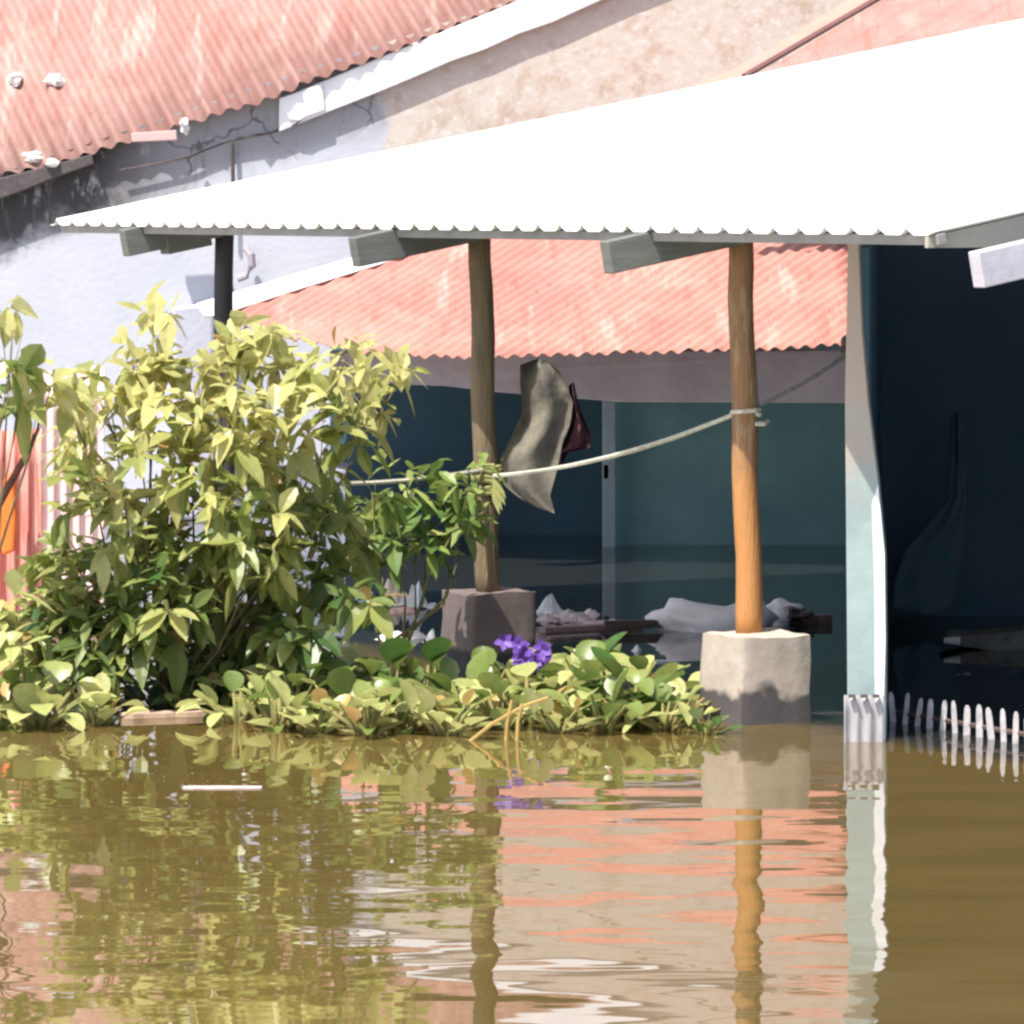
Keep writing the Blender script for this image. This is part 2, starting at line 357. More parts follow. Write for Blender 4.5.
# broken fascia and rubble in the mouldy corner
mb = MB()
rr = random.Random(4)
mb.prism([P(x, y, 41.33) for x, y in ((-40, 190), (0, 178), (40, 168), (92, 154), (94, 164), (60, 176), (30, 188), (-40, 214))], (0, .14, 0))
build('fascia', mb, M_wire, bighouse, bevel=.01)
def lump(c, rx, ry, rz, seed, n=7, m=6, amt=.3):
    b = MB(); vs = []; fs = []
    for i in range(m+1):
        th = math.pi*i/m
        for k in range(n):
            ph = 2*math.pi*k/n
            d = Vector((math.sin(th)*math.cos(ph), math.sin(th)*math.sin(ph), math.cos(th)))
            s_ = 1+amt*noise.noise(d*1.7+Vector((seed, seed*2, 0)))*1.6
            vs.append(Vector(c)+Vector((d.x*rx, d.y*ry, d.z*rz))*s_)
    for i in range(m):
        for k in range(n): fs.append((i*n+k, (i+1)*n+k, (i+1)*n+(k+1) % n, i*n+(k+1) % n))
    b.add(vs, fs); return b
for i, (x, y, rx, rz, lab) in enumerate(((18, 83, .062, .05, 'pale rounded lump on the red roof, leftmost of the upper pair'), (56, 84, .085, .05, 'pale rounded lump on the red roof, right one of the upper pair'),
                               (35, 161, .075, .045, 'pale rubble lump on the lower edge of the red roof above the black mould'), (55, 167, .06, .03, 'small flat pale lump at the red roof edge right of the rubble lump'),
                               (186, 130, .04, .07, 'small pale block hanging at the red roof edge above the cable'))):
    c = pl.at(x, y)+pl.n*.045
    tag(build('stone', lump(c, rx, .06, rz, i*3.3, 9, 7, .5), M_wplastic, smooth=False), lab, 'stone', 'pale lumps on the red roof')
mb = MB(); mb.prism([P(x, y, 40.9) for x, y in ((131, 133), (176, 130), (177, 140), (132, 142))], (0, .12, 0))
tag(build('board', mb, mat('pink board', (.55, .36, .34), (.48, .32, .31), 5, .8), bevel=.006), 'short pink-grey board under the red roof edge above the stained wall', 'board')

# ------------------------------------------------------------------ neighbouring red roof, upper right
nh = empty('house', (4, 40, 0), 'neighbouring house whose salmon sheet roof shows above the white canopy at upper right', 'house')
pl2 = Pl(P(745, 80, 37.4), P(1150, 80, 36.6), P(1000, -130, 41))
poly = [pl2.at(747, 81), pl2.at(1250, 81), pl2.at(1250, -230), pl2.at(1270, -235)]
poly = [pl2.at(747, 81), pl2.at(1250, 90), pl2.at(1250, -225), pl2.at(1271, -226)]
build('roof', sheet(poly, pl2, pl2.at(760, 72), pl2.at(898, -8), .30, .02, rib=True), M_red, nh, smooth=False, solid=.006)
mb = MB(); e0 = pl2.at(744, 79); e1 = pl2.at(1260, -223)
mb.tube([e0+Vector((0, -.03, .02)), e1+Vector((0, -.03, .02))], .025, 6)
build('edge_trim', mb, mat('brown edge trim', (.2, .11, .10), (.16, .08, .08), 5, .8), nh)
mb = MB(); mb.prism([pl2.at(744, 79), pl2.at(1260, -223), pl2.at(1215, -223), pl2.at(736, 68), pl2.at(690, 86)], (0, .05, 0))
build('flashing', mb, mat('pale salmon flashing', (.46, .24, .19), (.42, .20, .16), 3, .7), nh)
mb = MB(); mb.prism([(2.8, 39.2, -1.1), (8.5, 39.2, -1.1), (8.5, 39.2, 3.4), (2.8, 39.2, 3.4)], (0, .2, 0))
build('wall', mb, M_lint, nh)

# ------------------------------------------------------------------ low house with the salmon roof, middle
low = empty('house', (.6, 38, 0), 'low flooded house with salmon corrugated roof, grey lintel and dark teal front', 'house')
pl3 = Pl(P(300, 346, 36.9), P(850, 347, 35.3), P(400, 262, 38.9))
poly = [pl3.at(270, 330), pl3.at(300, 341), pl3.at(366, 353), pl3.at(480, 357), pl3.at(620, 353), pl3.at(853, 345), pl3.at(853, 130), pl3.at(560, 180), pl3.at(420, 248), pl3.at(300, 288), pl3.at(212, 316)]
build('roof', sheet(poly, pl3, pl3.at(600, 353), pl3.at(684, 296), .105, .014, jag=.035), M_red2, low, smooth=True, solid=.006)
YL = 36.3
mb = MB(); mb.prism([pl3.at(x, y)+Vector((0, 0, .02)) for x, y in ((204, 318), (196, 306), (300, 275), (428, 238), (436, 249), (300, 291), (217, 318))], (0, .1, -.03))
build('flashing', mb, M_cap, low, bevel=.008)
mb = MB(); mb.prism([P(x, y, 37.55-(x-330)*.0029) for x, y in ((330, 352), (860, 350), (860, 403), (620, 402), (495, 392), (445, 386), (330, 382))], (0, .25, 0))
build('lintel', mb, M_lint, low, bevel=.01)
mb = MB(); mb.prism([(X_(612, 38.3), 38.3, -1.1), (X_(868, 38.3), 38.3, -1.1), (X_(868, 38.3), 38.3, 1.7), (X_(612, 38.3), 38.3, 1.7)], (0, .2, 0))
build('front_wall', mb, M_teal, low)
mb = MB(); mb.prism([(X_(330, 39.4), 39.4, -1.1), (X_(612, 39.4), 39.4, -1.1), (X_(612, 39.4), 39.4, 1.7), (X_(330, 39.4), 39.4, 1.7)], (0, .2, 0))
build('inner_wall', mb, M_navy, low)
mb = MB(); mb.box((X_(609, 38.1), 38.1, .5), .1, .1, 2.6)
dpost = build('door_post', mb, mat('pale blue door post', (.34, .42, .46), (.28, .34, .37), 5, .7), low, bevel=.008)
mb = MB()
for x0, x1, y0 in ((600, 612, 480), (598, 612, 480)): mb.box((X_(606, 37.9), 37.9, .58), .035, .06, .1)
lt = build('latch', mb, M_wire, low); lt.parent = dpost; lt.location = -dpost.location
mb = MB(); mb.prism([(X_(250, 37.2), 37.2, -1.1), (X_(345, 37.2), 37.2, -1.1), (X_(345, 37.2), 37.2, .62), (X_(250, 37.2), 37.2, .7)], (0, 1.2, 0))
build('side_wall', mb, mat('blue grey plaster', (.26, .28, .34), (.2, .21, .26), 3, .9, .003, 20), low)
# right end wall of the low house closes the teal room
mb = MB(); mb.prism([(X_(862, 36.4), 36.4, -1.1), (X_(862, 36.4)+.2, 36.4, -1.1), (X_(862, 36.4)+.2, 36.4, 1.75), (X_(862, 36.4), 36.4, 1.75)], (0, 2.4, 0))
build('end_wall', mb, M_teal, low)

# ------------------------------------------------------------------ canopy
ed = Vector((.477, -.879, 0)).normalized(); rd = Vector((.879, .477, 0)).normalized()
VPX = -2199.0
def post_line(px):
    Z = 25.5*(742-VPX)/(px-VPX); return Vector(((px-CX)*Z/F, Z, 0))
P0_, P1_, P2_ = post_line(225), post_line(484), post_line(745)
Pe = P1_-rd*.6; ZE = 2.481; PIT = .189
def zr(p): return ZE+PIT*(Vector((p.x, p.y, 0))-Pe).dot(rd)
def eave_pt(px):
    Z0 = Pe.y; px0 = CX+F*Pe.x/Pe.y; Z = Z0*(px0-VPX)/(px-VPX); return Vector(((px-CX)*Z/F, Z, ZE))
A = eave_pt(50); B = eave_pt(932)
canopy = empty('canopy', (P1_.x, P1_.y, 0), 'open canopy with a bright white ribbed roof on wooden posts and concrete blocks', 'canopy')
rd3 = Vector((rd.x, rd.y, PIT)).normalized(); nrm = ed.cross(rd3).normalized()
if nrm.z < 0: nrm = -nrm
class P4: pass
p4 = P4(); p4.o = A; p4.n = nrm
LR = 7.75
poly = [A, B, B+rd3*LR, A+rd3*LR]
build('roof_sheet', sheet(poly, p4, A, A+rd3, .235, .04, rib=True, wob=.001), M_white_sheet, canopy, solid=.003)
axE = Matrix((ed, rd3, nrm)).transposed()
def rafter(end_off, px_post, m, z_off=0.0, name='rafter', h=.165, L=6.5, th=.09, base=None, lab=None):
    p = base if base is not None else post_line(px_post)
    s0 = p-rd*end_off; s0.z = zr(s0)-.006+z_off
    b = MB(); c = s0+rd3*(L/2)-nrm*(h/2); b.box(c, th, L, h, ax=axE)
    return build(name, b, m, canopy, bevel=.006, label=lab)
rafter(.70, 225, M_raft); rafter(.83, 484, M_raft); rafter(.83, 745, M_raft)
mb = MB(); q = post_line(225)-rd*.28; mb.box(Vector((q.x, q.y, zr(q)-.105)), .13, .3, .21, ax=axE)
build('cleat', mb, M_raft, canopy, bevel=.006)
mb = MB(); c = (A+B)/2+rd3*.05-nrm*.03; mb.box(c+ed*.05, (B-A).length-.1, .05, .05, ax=axE)
build('eave_beam', mb, M_purl, canopy, bevel=.004)
for t in (2.2, 4.2, 6.2):
    mb = MB(); mb.box((A+B)/2+rd3*t-nrm*.03, (B-A).length-.1, .06, .05, ax=axE); build('purlin', mb, M_raft, canopy)
# gable infill at the right end, level at its foot
mb = MB(); g0 = B-ed*.03; g1 = g0+rd3*3.4; g2 = Vector((g1.x, g1.y, ZE-.06))
mb.prism([g0+Vector((0, 0, -.06)), g2, g1-Vector((0, 0, .01)), g0-Vector((0, 0, .01))], -ed*.03)
build('gable_board', mb, M_gable, canopy)
# sunlit-coloured rafter, far right: nearer the camera, outside the roof
e4 = P(976, 270, 22.6)
mb = MB(); mb.box(e4+rd3*1.5, .09, 3.0, .165, ax=axE); build('rafter', mb, M_raft_sunlit, canopy, bevel=.006, label='sunlit pale rafter end in full light')
def post(px_top, px_bot, zb, r0, m, jit=.03, n=14):
    pt = post_line((px_top+px_bot)/2); zt = zr(pt)-.15
    xa, xb = X_(px_top, pt.y), X_(px_bot, pt.y); pts = []; rad = []
    for i in range(n+1):
        t = i/n; pts.append((xb+(xa-xb)*t+.006*math.sin(i*1.1+px_top), pt.y, zb+(zt-zb)*t)); rad.append(r0*(1.04-.06*t)*(1+random.uniform(-jit, jit)))
    b = MB(); b.tube(pts, rad, 14, .03); return build('post', b, m, canopy, smooth=True)
post(224, 226, -.9, .060, M_pipe, 0)
post(480, 488, .40, .066, M_post)
post(740, 750, .38, .066, M_post_or)
def plinth(px, zt, s_, m, nd, seed):
    c = post_line(px); b = MB(); rz = R(28); k = 6; vs = []; fs = []
    Rm = Matrix.Rotation(rz, 3, 'Z')
    b.box((c.x, c.y, (zt-1.2)/2), s_, s_, zt+1.2, rz)
    o = build('plinth', b, m, canopy)
    bm = bmesh.new(); bm.from_mesh(o.data); bmesh.ops.subdivide_edges(bm, edges=bm.edges[:], cuts=11, use_grid_fill=True)
    for v in bm.verts:
        q = v.co*3.3+Vector((seed*5, 0, 0)); dd = noise.noise_vector(q)*.018+noise.noise_vector(q*4)*.006; v.co += dd
        lx = v.co.copy(); r_ = math.hypot(lx.x+canopy.location.x-c.x, lx.y+canopy.location.y-c.y)
        edge = max(0, (r_-s_*.62)/(s_*.1)); v.co -= Vector((lx.x+canopy.location.x-c.x, lx.y+canopy.location.y-c.y, 0))*.07*edge*(1+noise.noise(q*3))
    bm.to_mesh(o.data); bm.free(); o.data.polygons.foreach_set('use_smooth', [True]*len(o.data.polygons))
    md = o.modifiers.new('split', 'EDGE_SPLIT'); md.split_angle = R(50)
    return o
plinth(489, .455, .415, M_conc2, 0, 1)
plinth(755, .437, .425, M_conc, 0, 2)

# ------------------------------------------------------------------ dark room behind the pier, right
room = empty('outbuilding', (3, 28, 0), 'dark flooded outbuilding with a pale green tapered pier at its left corner', 'outbuilding')
YP = post_line(866).y
outl = [(848, 233), (858, 233), (862, 330), (868, 400), (878, 480), (885, 555), (886, 640), (885, 770), (848, 770), (846, 500), (845, 400)]
mb = MB(); mb.prism([P(x, y, YP) for x, y in outl], (.02, .16, 0)); build('pier', mb, M_pier, room, bevel=.004)
mb = MB(); mb.prism([P(x, y, YP-.004) for x, y in ((872, 505), (878, 484), (884.5, 553), (885.5, 640), (884, 697), (875, 697), (875, 600))], (0, .05, 0)); build('pier_trim', mb, M_trim, room)
YB = 31.7
mb = MB(); zt_ = lambda x, y: zr(Vector((x, y, 0)))-.08
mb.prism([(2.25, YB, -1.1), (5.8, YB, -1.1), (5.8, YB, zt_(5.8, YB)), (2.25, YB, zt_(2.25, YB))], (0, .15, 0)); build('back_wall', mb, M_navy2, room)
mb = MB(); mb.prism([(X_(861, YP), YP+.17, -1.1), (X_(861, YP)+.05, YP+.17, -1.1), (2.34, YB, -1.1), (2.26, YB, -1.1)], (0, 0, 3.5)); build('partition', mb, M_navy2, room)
mb = MB(); mb.prism([(4.9, 24, -1.1), (5.05, 24, -1.1), (5.8, YB, -1.1), (5.65, YB, -1.1)], (0, 0, zt_(4.9, 24)+1.1)); build('side_wall', mb, M_navy2, room)  # unseen side wall out of frame, added to keep the room dark
def cloth(name, pts, Y, m, depth=.05, amp=.05, fr=5, parent=None):
    """a hanging folded sheet: outline filled by a fan grid, with folds in depth"""
    ya, yb = min(p[1] for p in pts)+.5, max(p[1] for p in pts)-.5; nr, nc = 26, 12; vs = []; fs = []; n = len(pts)
    for s_ in (0, 1):
        for i in range(nr):
            y = ya+(yb-ya)*i/(nr-1); xs = []
            for k in range(n):
                (x0, y0), (x1, y1) = pts[k], pts[(k+1) % n]
                if (y0-y)*(y1-y) < 0: xs.append(x0+(x1-x0)*(y-y0)/(y1-y0))
            a, b_ = (min(xs), max(xs)) if len(xs) > 1 else (pts[0][0], pts[0][0]+1)
            for j in range(nc):
                u = j/(nc-1); x = a+(b_-a)*u
                d = amp*(.55*math.sin(u*9+i*.12+fr)+.9*noise.noise(Vector((u*2.2, i*.13, fr)))+.3*noise.noise(Vector((u*6, i*.4, fr))))
                vs.append(P(x, y, Y+d)+Vector((0, s_*.012, 0)))
    N1 = nr*nc
    for s_ in (0, 1):
        for i in range(nr-1):
            for j in range(nc-1):
                q = tuple(s_*N1+t for t in (i*nc+j, i*nc+j+1, (i+1)*nc+j+1, (i+1)*nc+j)); fs.append(q if s_ else q[::-1])
    rim = [i*nc for i in range(nr)]+[(nr-1)*nc+j for j in range(1, nc)]+[i*nc+nc-1 for i in range(nr-2, -1, -1)]+[j for j in range(nc-2, 0, -1)]
    for k in range(len(rim)): a, b_ = rim[k], rim[(k+1) % len(rim)]; fs.append((a, b_, N1+b_, N1+a))
    b = MB(); b.add(vs, fs); return build(name, b, m, parent, smooth=True)
tag(cloth('cloth', [(950, 414), (957, 411), (964, 414), (967, 450), (968, 500), (966, 545), (958, 590), (950, 612), (925, 615), (893, 612), (894, 585), (905, 550), (932, 520), (948, 500), (950, 450)], 30.8, M_clothg, amp=.06),
    'dim grey cloth hanging in the dark room right of the pier', 'cloth')
tag(cloth('sackcloth', [(520, 362), (540, 358), (558, 368), (566, 385), (573, 402), (570, 425), (563, 440), (557, 470), (550, 495), (555, 514), (540, 510), (518, 497), (502, 484), (497, 466), (506, 448), (514, 432), (523, 412), (520, 385)], 35.9, M_cloth, amp=.10),
    'olive brown sackcloth hanging crookedly from the lintel left of the door post', 'sackcloth')
tag(cloth('cloth', [(568, 384), (574, 382), (580, 410), (590, 432), (591, 446), (585, 452), (570, 448), (560, 470), (556, 455), (566, 438), (573, 415)], 36.1, M_clothr, amp=.2),
    'dark red cloth hanging beside the sackcloth by the door post', 'cloth')

# ------------------------------------------------------------------ low picket fence in front of the dark room
pf = empty('picket_fence', tuple(W(950, 732)), 'low row of white pointed pickets standing in the water in front of the dark room', 'fence')
x = 893.0; i = 0
while x < 1120:
    c = W(x, 722+(x-893)*.176)
    hgt = .155+.010*math.sin(i*2.1)+random.uniform(-.015, .015); wd = .029*random.uniform(.85, 1.1)
    lean = random.uniform(-.01, .01); prof = ((-.5, 1), (0.0, 1), (.3, 1), (.7, .95), (.9, .8), (1, .35)); vs = []; fs = []
    for t, ww in prof:
        z = t*hgt if t > 0 else t
        for sx, sy in ((-1, -1), (1, -1), (1, 1), (-1, 1)): vs.append(Vector((c.x+lean*max(t, 0)*2+sx*wd/2*ww, c.y+sy*.010, z)))
    for k in range(len(prof)-1):
        for j in range(4): fs.append((k*4+j, k*4+(j+1) % 4, (k+1)*4+(j+1) % 4, (k+1)*4+j))
    fs.append(((len(prof)-1)*4, (len(prof)-1)*4+1, (len(prof)-1)*4+2, (len(prof)-1)*4+3))
    b = MB(); b.add(vs, fs); build('picket', b, M_picket, pf)
    x += 12.2*random.uniform(.94, 1.06); i += 1
mb = MB(); a = W(888, 721); b2 = W(1120, 762); mb.tube([a+Vector((0, .035, .05)), b2+Vector((0, .035, .05))], .014, 6)
build('rail', mb, M_wood, pf)
zp = Pl(P(846, 696, YP-.12), P(884, 696, YP-.14), P(846, 745, YP-.12))
class ZP: pass
z_ = ZP(); z_.o = P(846, 696, YP-.12); z_.n = Vector((.05, -1, 0)).normalized()
poly = [P(844, 695, YP-.12), P(885, 696, YP-.13), P(885, 790, YP-.13), P(844, 790, YP-.12)]
zs = empty('corrugated_barrier', tuple(P(865, 745, YP-.12)), 'pale corrugated tin panel standing in the water at the foot of the pale green pier', 'panel')
build('sheet', sheet(poly, z_, P(860, 790, YP-.12), P(860, 690, YP-.12), .062, .008), M_zinc, zs, smooth=True, solid=.003)
for x in (852, 864, 876):
    mb = MB(); mb.box(P(x, 696, YP-.14), .032, .03, .014); build('slot', mb, M_wire, zs)

# ------------------------------------------------------------------ tin fence, left
def tin(name, x0, x1, yt, yb, Y, m, pitch, lab):
    zz = ZP(); zz.o = P(x0, yt, Y); zz.n = Vector((0.0, -1, 0))
    poly = [P(x0, yt+2, Y), P(x1, yt-1, Y), P(x1, yb, Y), P(x0, yb, Y)]
    e = empty(name, (P((x0+x1)/2, yb, Y).x, Y, 0), lab, 'fence')
    # ribs vertical; the ragged end is the top
    build('sheet', sheet(poly, zz, P(x0, yt, Y), P(x0, yb, Y), pitch, .022, jag=.03), m, e, smooth=True, solid=.004)
    b = MB(); b.tube([P(x0, yt+34, Y+.05), P(x1, yt+32, Y+.05)], .03, 6); build('rail', b, M_wood, e); return e
tin('tin_fence', -60, 42, 432, 640, 31.5, M_fencer, .09, 'rust red and white striped tin fence at the left edge behind the shrub')
tin('tin_fence', 40, 104, 369, 640, 33.5, M_fence, .085, 'taller pinkish pale tin fence behind the left of the shrub')
mb = MB(); mb.prism([P(x, y, 31.2) for x, y in ((4, 478), (14, 470), (16, 520), (14, 552), (2, 556), (-2, 520))], (0, .15, 0))
tag(build('plastic_drum', mb, M_orange, bevel=.02), 'bright orange plastic piece by the red tin fence at the left edge', 'plastic piece')

# ------------------------------------------------------------------ plants
def rnd_dir(up=.2):
    while True:
        v = Vector((random.uniform(-1, 1), random.uniform(-1, 1), random.uniform(-1, 1)))
        if .1 < v.length < 1: v.normalize(); v.z = v.z*.7+up; return v.normalized()
def cluster(mb, c, rad, n, L, ratio=.48, tint=.5, spread=.22, up=.1, whorl=5, dens_y=1.0):
    k = 0
    while k < n:
        d = rnd_dir(0); p = c+Vector((d.x*rad, d.y*rad*dens_y, d.z*rad))*random.uniform(.25, 1)**.6
        # a whorl of leaves round a twig tip
        ax = (rnd_dir(.5)+(p-c).normalized()*.8).normalized(); a = random.uniform(0, 6.28)
        s1 = ax.cross(Vector((.3, .5, .2))).normalized(); s2 = ax.cross(s1)
        tt = min(1, max(0, random.gauss(tint, spread)))
        for j in range(whorl):
            th = a+j*2.4+random.uniform(-.3, .3)
            ld = (s1*math.cos(th)+s2*math.sin(th)+ax*random.uniform(.1, .8)); ld.z -= .15
            l = L*random.choice((.5, .7, .85, 1, 1.1, 1.25))*random.uniform(.9, 1.1)
            mb.leaf(p+ax*(j*.015), ld, (Vector((0, 0, 1))+ax*.6+rnd_dir()*.35).normalized(), l, l*ratio*random.uniform(.8, 1.15),
                    droop=random.uniform(.1, .5), fold=random.uniform(.1, .4), tint=1.0 if random.random() < .025 else min(.9, max(0, tt+random.uniform(-.15, .15))))
            k += 1
YS = 26.0
def shrub(name, root, base, clusters, L, label, cat, lm, ysp=.55, dens=1.0, stem_r=.02, parent_y=YS, ratio=.48):
    e = empty(name, tuple(base), label, cat)
    fol = MB(); br = MB()
    for (x, y, r, tint) in clusters:
        Y = parent_y+random.uniform(-ysp, ysp); c = P(x, y, Y); rr_ = r*Y/F
        n = int(dens*(1.45 if tint < .5 else 1)*max(8, 34*(r/40)**2*(.15/L)**1.3*1.5))
        cluster(fol, c, rr_, n, L, ratio, tint, .15)
        if random.random() < .45 and tint > .6: continue
        q = Vector(base); mid = (q*.45+c*.55)+Vector((random.uniform(-.1, .1), 0, -.12)); q2 = q*.8+mid*.2+Vector((random.uniform(-.06, .06), 0, .05))
        br.tube([q, q2, mid, c], [stem_r, stem_r*.8, stem_r*.55, stem_r*.25], 6)
        for _ in range(3):
            br.tube([mid*.3+c*.7, c+rnd_dir(.2)*rr_*.8], [stem_r*.3, stem_r*.12], 5)
    build('branches', br, M_twig if root else M_stem, e, smooth=True)
    build('foliage', fol, lm, e, smooth=False)
    return e
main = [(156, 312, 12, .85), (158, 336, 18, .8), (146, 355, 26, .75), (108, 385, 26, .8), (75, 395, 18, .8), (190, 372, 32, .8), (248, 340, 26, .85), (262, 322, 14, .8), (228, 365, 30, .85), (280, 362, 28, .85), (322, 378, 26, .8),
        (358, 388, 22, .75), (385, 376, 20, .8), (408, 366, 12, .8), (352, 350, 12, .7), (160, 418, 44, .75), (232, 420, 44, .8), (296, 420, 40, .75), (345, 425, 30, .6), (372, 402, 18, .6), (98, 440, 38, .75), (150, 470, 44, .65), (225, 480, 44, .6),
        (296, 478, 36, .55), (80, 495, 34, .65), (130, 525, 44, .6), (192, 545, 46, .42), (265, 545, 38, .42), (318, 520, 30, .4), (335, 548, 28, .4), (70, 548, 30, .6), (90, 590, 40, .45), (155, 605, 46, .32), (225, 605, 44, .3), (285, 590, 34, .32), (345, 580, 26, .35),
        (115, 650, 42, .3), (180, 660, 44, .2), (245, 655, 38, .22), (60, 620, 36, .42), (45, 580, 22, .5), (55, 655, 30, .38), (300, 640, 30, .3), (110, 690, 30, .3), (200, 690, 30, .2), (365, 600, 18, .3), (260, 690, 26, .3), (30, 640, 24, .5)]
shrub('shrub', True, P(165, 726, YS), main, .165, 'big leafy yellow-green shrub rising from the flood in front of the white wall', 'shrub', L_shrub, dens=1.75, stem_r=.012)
side = [(4, 305, 10, .75), (12, 330, 14, .8), (28, 350, 14, .8), (8, 375, 14, .35), (22, 395, 18, .55), (0, 410, 14, .4), (45, 405, 14, .9), (52, 385, 8, .9)]
shrub('sapling', True, P(-30, 726, 25.2), side, .19, 'thin sapling with few large leaves at the left edge by the tin fence', 'sapling', L_shrub, ysp=.15, dens=.7, stem_r=.012, parent_y=25.2, ratio=.6)
left = [(5, 600, 18, .95), (20, 615, 18, .9), (0, 640, 22, .85), (18, 660, 22, .8)]
shrub('plant', False, P(0, 730, 25.0), left, .19, 'bright lime green plant at the left edge just above the water', 'plant', L_hy, ysp=.15, dens=.8, stem_r=.012, parent_y=25.0, ratio=.55)
vine = [(372, 492, 20, .6), (400, 482, 20, .75), (432, 480, 20, .8), (462, 478, 16, .75), (484, 474, 10, .6), (395, 515, 24, .45), (430, 515, 26, .4), (458, 520, 20, .4), (415, 545, 22, .35), (380, 545, 22, .4), (350, 520, 20, .45), (475, 505, 9, .5)]
shrub('climbing_plant', False, P(395, 660, 27.2), vine, .15, 'bushy climbing plant reaching along the rope to the left wooden post', 'climbing plant', L_vine, ysp=.3, dens=1.25, parent_y=27.2, stem_r=.012)
mb = MB()
for k in range(26):
    a = k*.7; c = P(487, 462+k*1.2, P1_.y); mb.tube([c+Vector((math.cos(a+t)*.085, math.sin(a+t)*.085, random.uniform(-.015, .015))) for t in (0, .8, 1.6, 2.4)], .012, 5)
for k in range(5): mb.leaf(P(492, 478+k*3, P1_.y-.1), Vector((random.uniform(.2, 1), -.3, -.8)), Vector((0, -1, .3)), .12, .03, tint=.6)
tag(build('rope_knot', mb, mat('mossy rope', (.22, .24, .08), (.30, .28, .12), 20, .9)), 'mossy green bundle of rope wound round the left wooden post', 'rope knot')

mb = MB(); mb.tube([P(-30, 560, 25.6), P(2, 498, 25.6), P(22, 462, 25.6), P(38, 428, 25.6)], [.028, .024, .018, .01], 7, .1)
tag(build('branch', mb, mat('reddish bark', (.16, .06, .05), (.10, .045, .04), 14, .9)), 'dark reddish bare branch leaning across the tin fence at the left edge', 'branch')
# ropes
def catn(a, b, sag, n=12): return [a.lerp(b, t/n)-Vector((0, 0, sag*4*(t/n)*(1-t/n))) for t in range(n+1)]
mb = MB(); a = P(494, 476, P1_.y-.08); b2 = P(742, 411, P2_.y-.02); mb.tube(catn(a, b2, .06), .013, 6, .12)
tag(build('rope', mb, M_rope), 'pale rope slung between the two wooden posts', 'rope')
mb = MB(); b2 = P(745, 415, P2_.y-.07); mb.tube([b2+Vector((math.cos(k*.9)*.075, math.sin(k*.9)*.075, k*.004)) for k in range(8)], .011, 5)
mb.tube([P(755, 424, P2_.y-.05), P(764, 424, P2_.y-.05), P(768, 421, P2_.y)], .012, 5)
tag(build('rope_loop', mb, M_rope), 'loop of pale rope tied round the orange right post', 'rope loop')
mb = MB(); mb.tube(catn(P(760, 404, P2_.y), P(849, 352, 26.0), .02, 14), .012, 6, .12); 
tag(build('rope', mb, mat('grey rope', (.42, .39, .37), (.25, .23, .22), 30, .9)), 'grey rope running from the right post up to the corner of the salmon roof', 'rope')
mb = MB(); mb.tube(catn(P(482, 470, P1_.y-.08), P(318, 484, 26.6), .02, 10), .013, 6, .12)
tag(build('rope', mb, M_rope), 'pale rope from the left wooden post into the leaves of the shrub', 'rope')
tag(build('bird_nest', lump(P(847, 344, 35.0), .04, .05, .06, 8.1, 9, 7, .6), M_wire), 'small dark clump at the right corner of the salmon roof', 'clump')

# water hyacinths
LP_H = ((0, .10), (.1, .5), (.3, .92), (.5, 1), (.75, .8), (.92, .42), (1, .05))
def hyacinth(seed, n=9, L=.17, hgt=.16, tint=.5, rad=.16):
    random.seed(seed); e = empty('water_hyacinth', (0, 0, 0), '', 'water hyacinth', 'water hyacinths floating at the foot of the shrub')
    lf = MB(); st = MB()
    for i in range(n+7):
        a = i*2.4+random.uniform(-.4, .4); rr_ = rad*random.uniform(.3, 1.25); h = hgt*(random.uniform(.45, 1.25) if i < n else random.uniform(.05, .45))
        d = Vector((math.cos(a), math.sin(a), 0)); p = d*rr_+Vector((0, 0, h))
        st.tube([d*.02+Vector((0, 0, -.06)), d*rr_*.5+Vector((0, 0, h*.45)), p], [.013, .015, .006], 6)
        ld = (d*random.uniform(.2, 1)+Vector((0, 0, random.uniform(-.2, 1.1)))).normalized(); l = L*random.uniform(.7, 1.2)
        lf.leaf(p, ld, (Vector((0, 0, 1))-d*.5+rnd_dir()*.3).normalized(), l, l*random.uniform(.6, .85), droop=random.uniform(0, .5), fold=random.uniform(.15, .6),
                tint=1.0 if random.random() < .08 else min(.88, max(0, random.gauss(tint, .25))), prof=LP_H)
    build('leaves', lf, L_hy, e, smooth=True); build('stalks', st, M_stem, e, smooth=True); return e
kinds = [hyacinth(11, tint=.65), hyacinth(12, 10, .17, .15, .5), hyacinth(13, 8, .15, .12, .8), hyacinth(14, 11, .18, .19, .35), hyacinth(15, 10, .16, .15, .75), hyacinth(16, 8, .15, .11, .15)]
random.seed(77)
used = [False]*len(kinds)
spots = [(8, 722, 0, 1.1), (40, 726, 4, 1.2), (72, 716, 1, 1.0), (96, 724, 2, .9), (60, 700, 4, 1.1), (30, 704, 3, 1.0), (185, 712, 3, .8), (215, 704, 1, 1.1), (238, 722, 4, 1.0), (262, 712, 2, 1.0), (278, 728, 4, 1.0), (300, 715, 0, 1.1), (322, 732, 2, 1.1), (345, 720, 1, 1.0),
         (366, 734, 0, 1.0), (388, 716, 3, 1.2), (405, 730, 4, 1.0), (425, 712, 3, 1.15), (446, 734, 2, 1.1), (465, 718, 1, 1.2), (486, 706, 4, 1.2), (498, 728, 0, 1.0), (528, 722, 0, 1.15), (548, 708, 4, 1.2), (560, 732, 2, .9), (580, 716, 3, 1.2), (602, 730, 1, 1.1), (612, 706, 4, 1.2), (632, 726, 3, 1.1), (650, 712, 0, 1.2), (664, 730, 4, .9), (680, 722, 2, .8), (706, 734, 5, .6), (330, 700, 1, 1.1), (300, 690, 4, 1.0), (360, 696, 2, 1.0), (590, 690, 1, 1.0)]
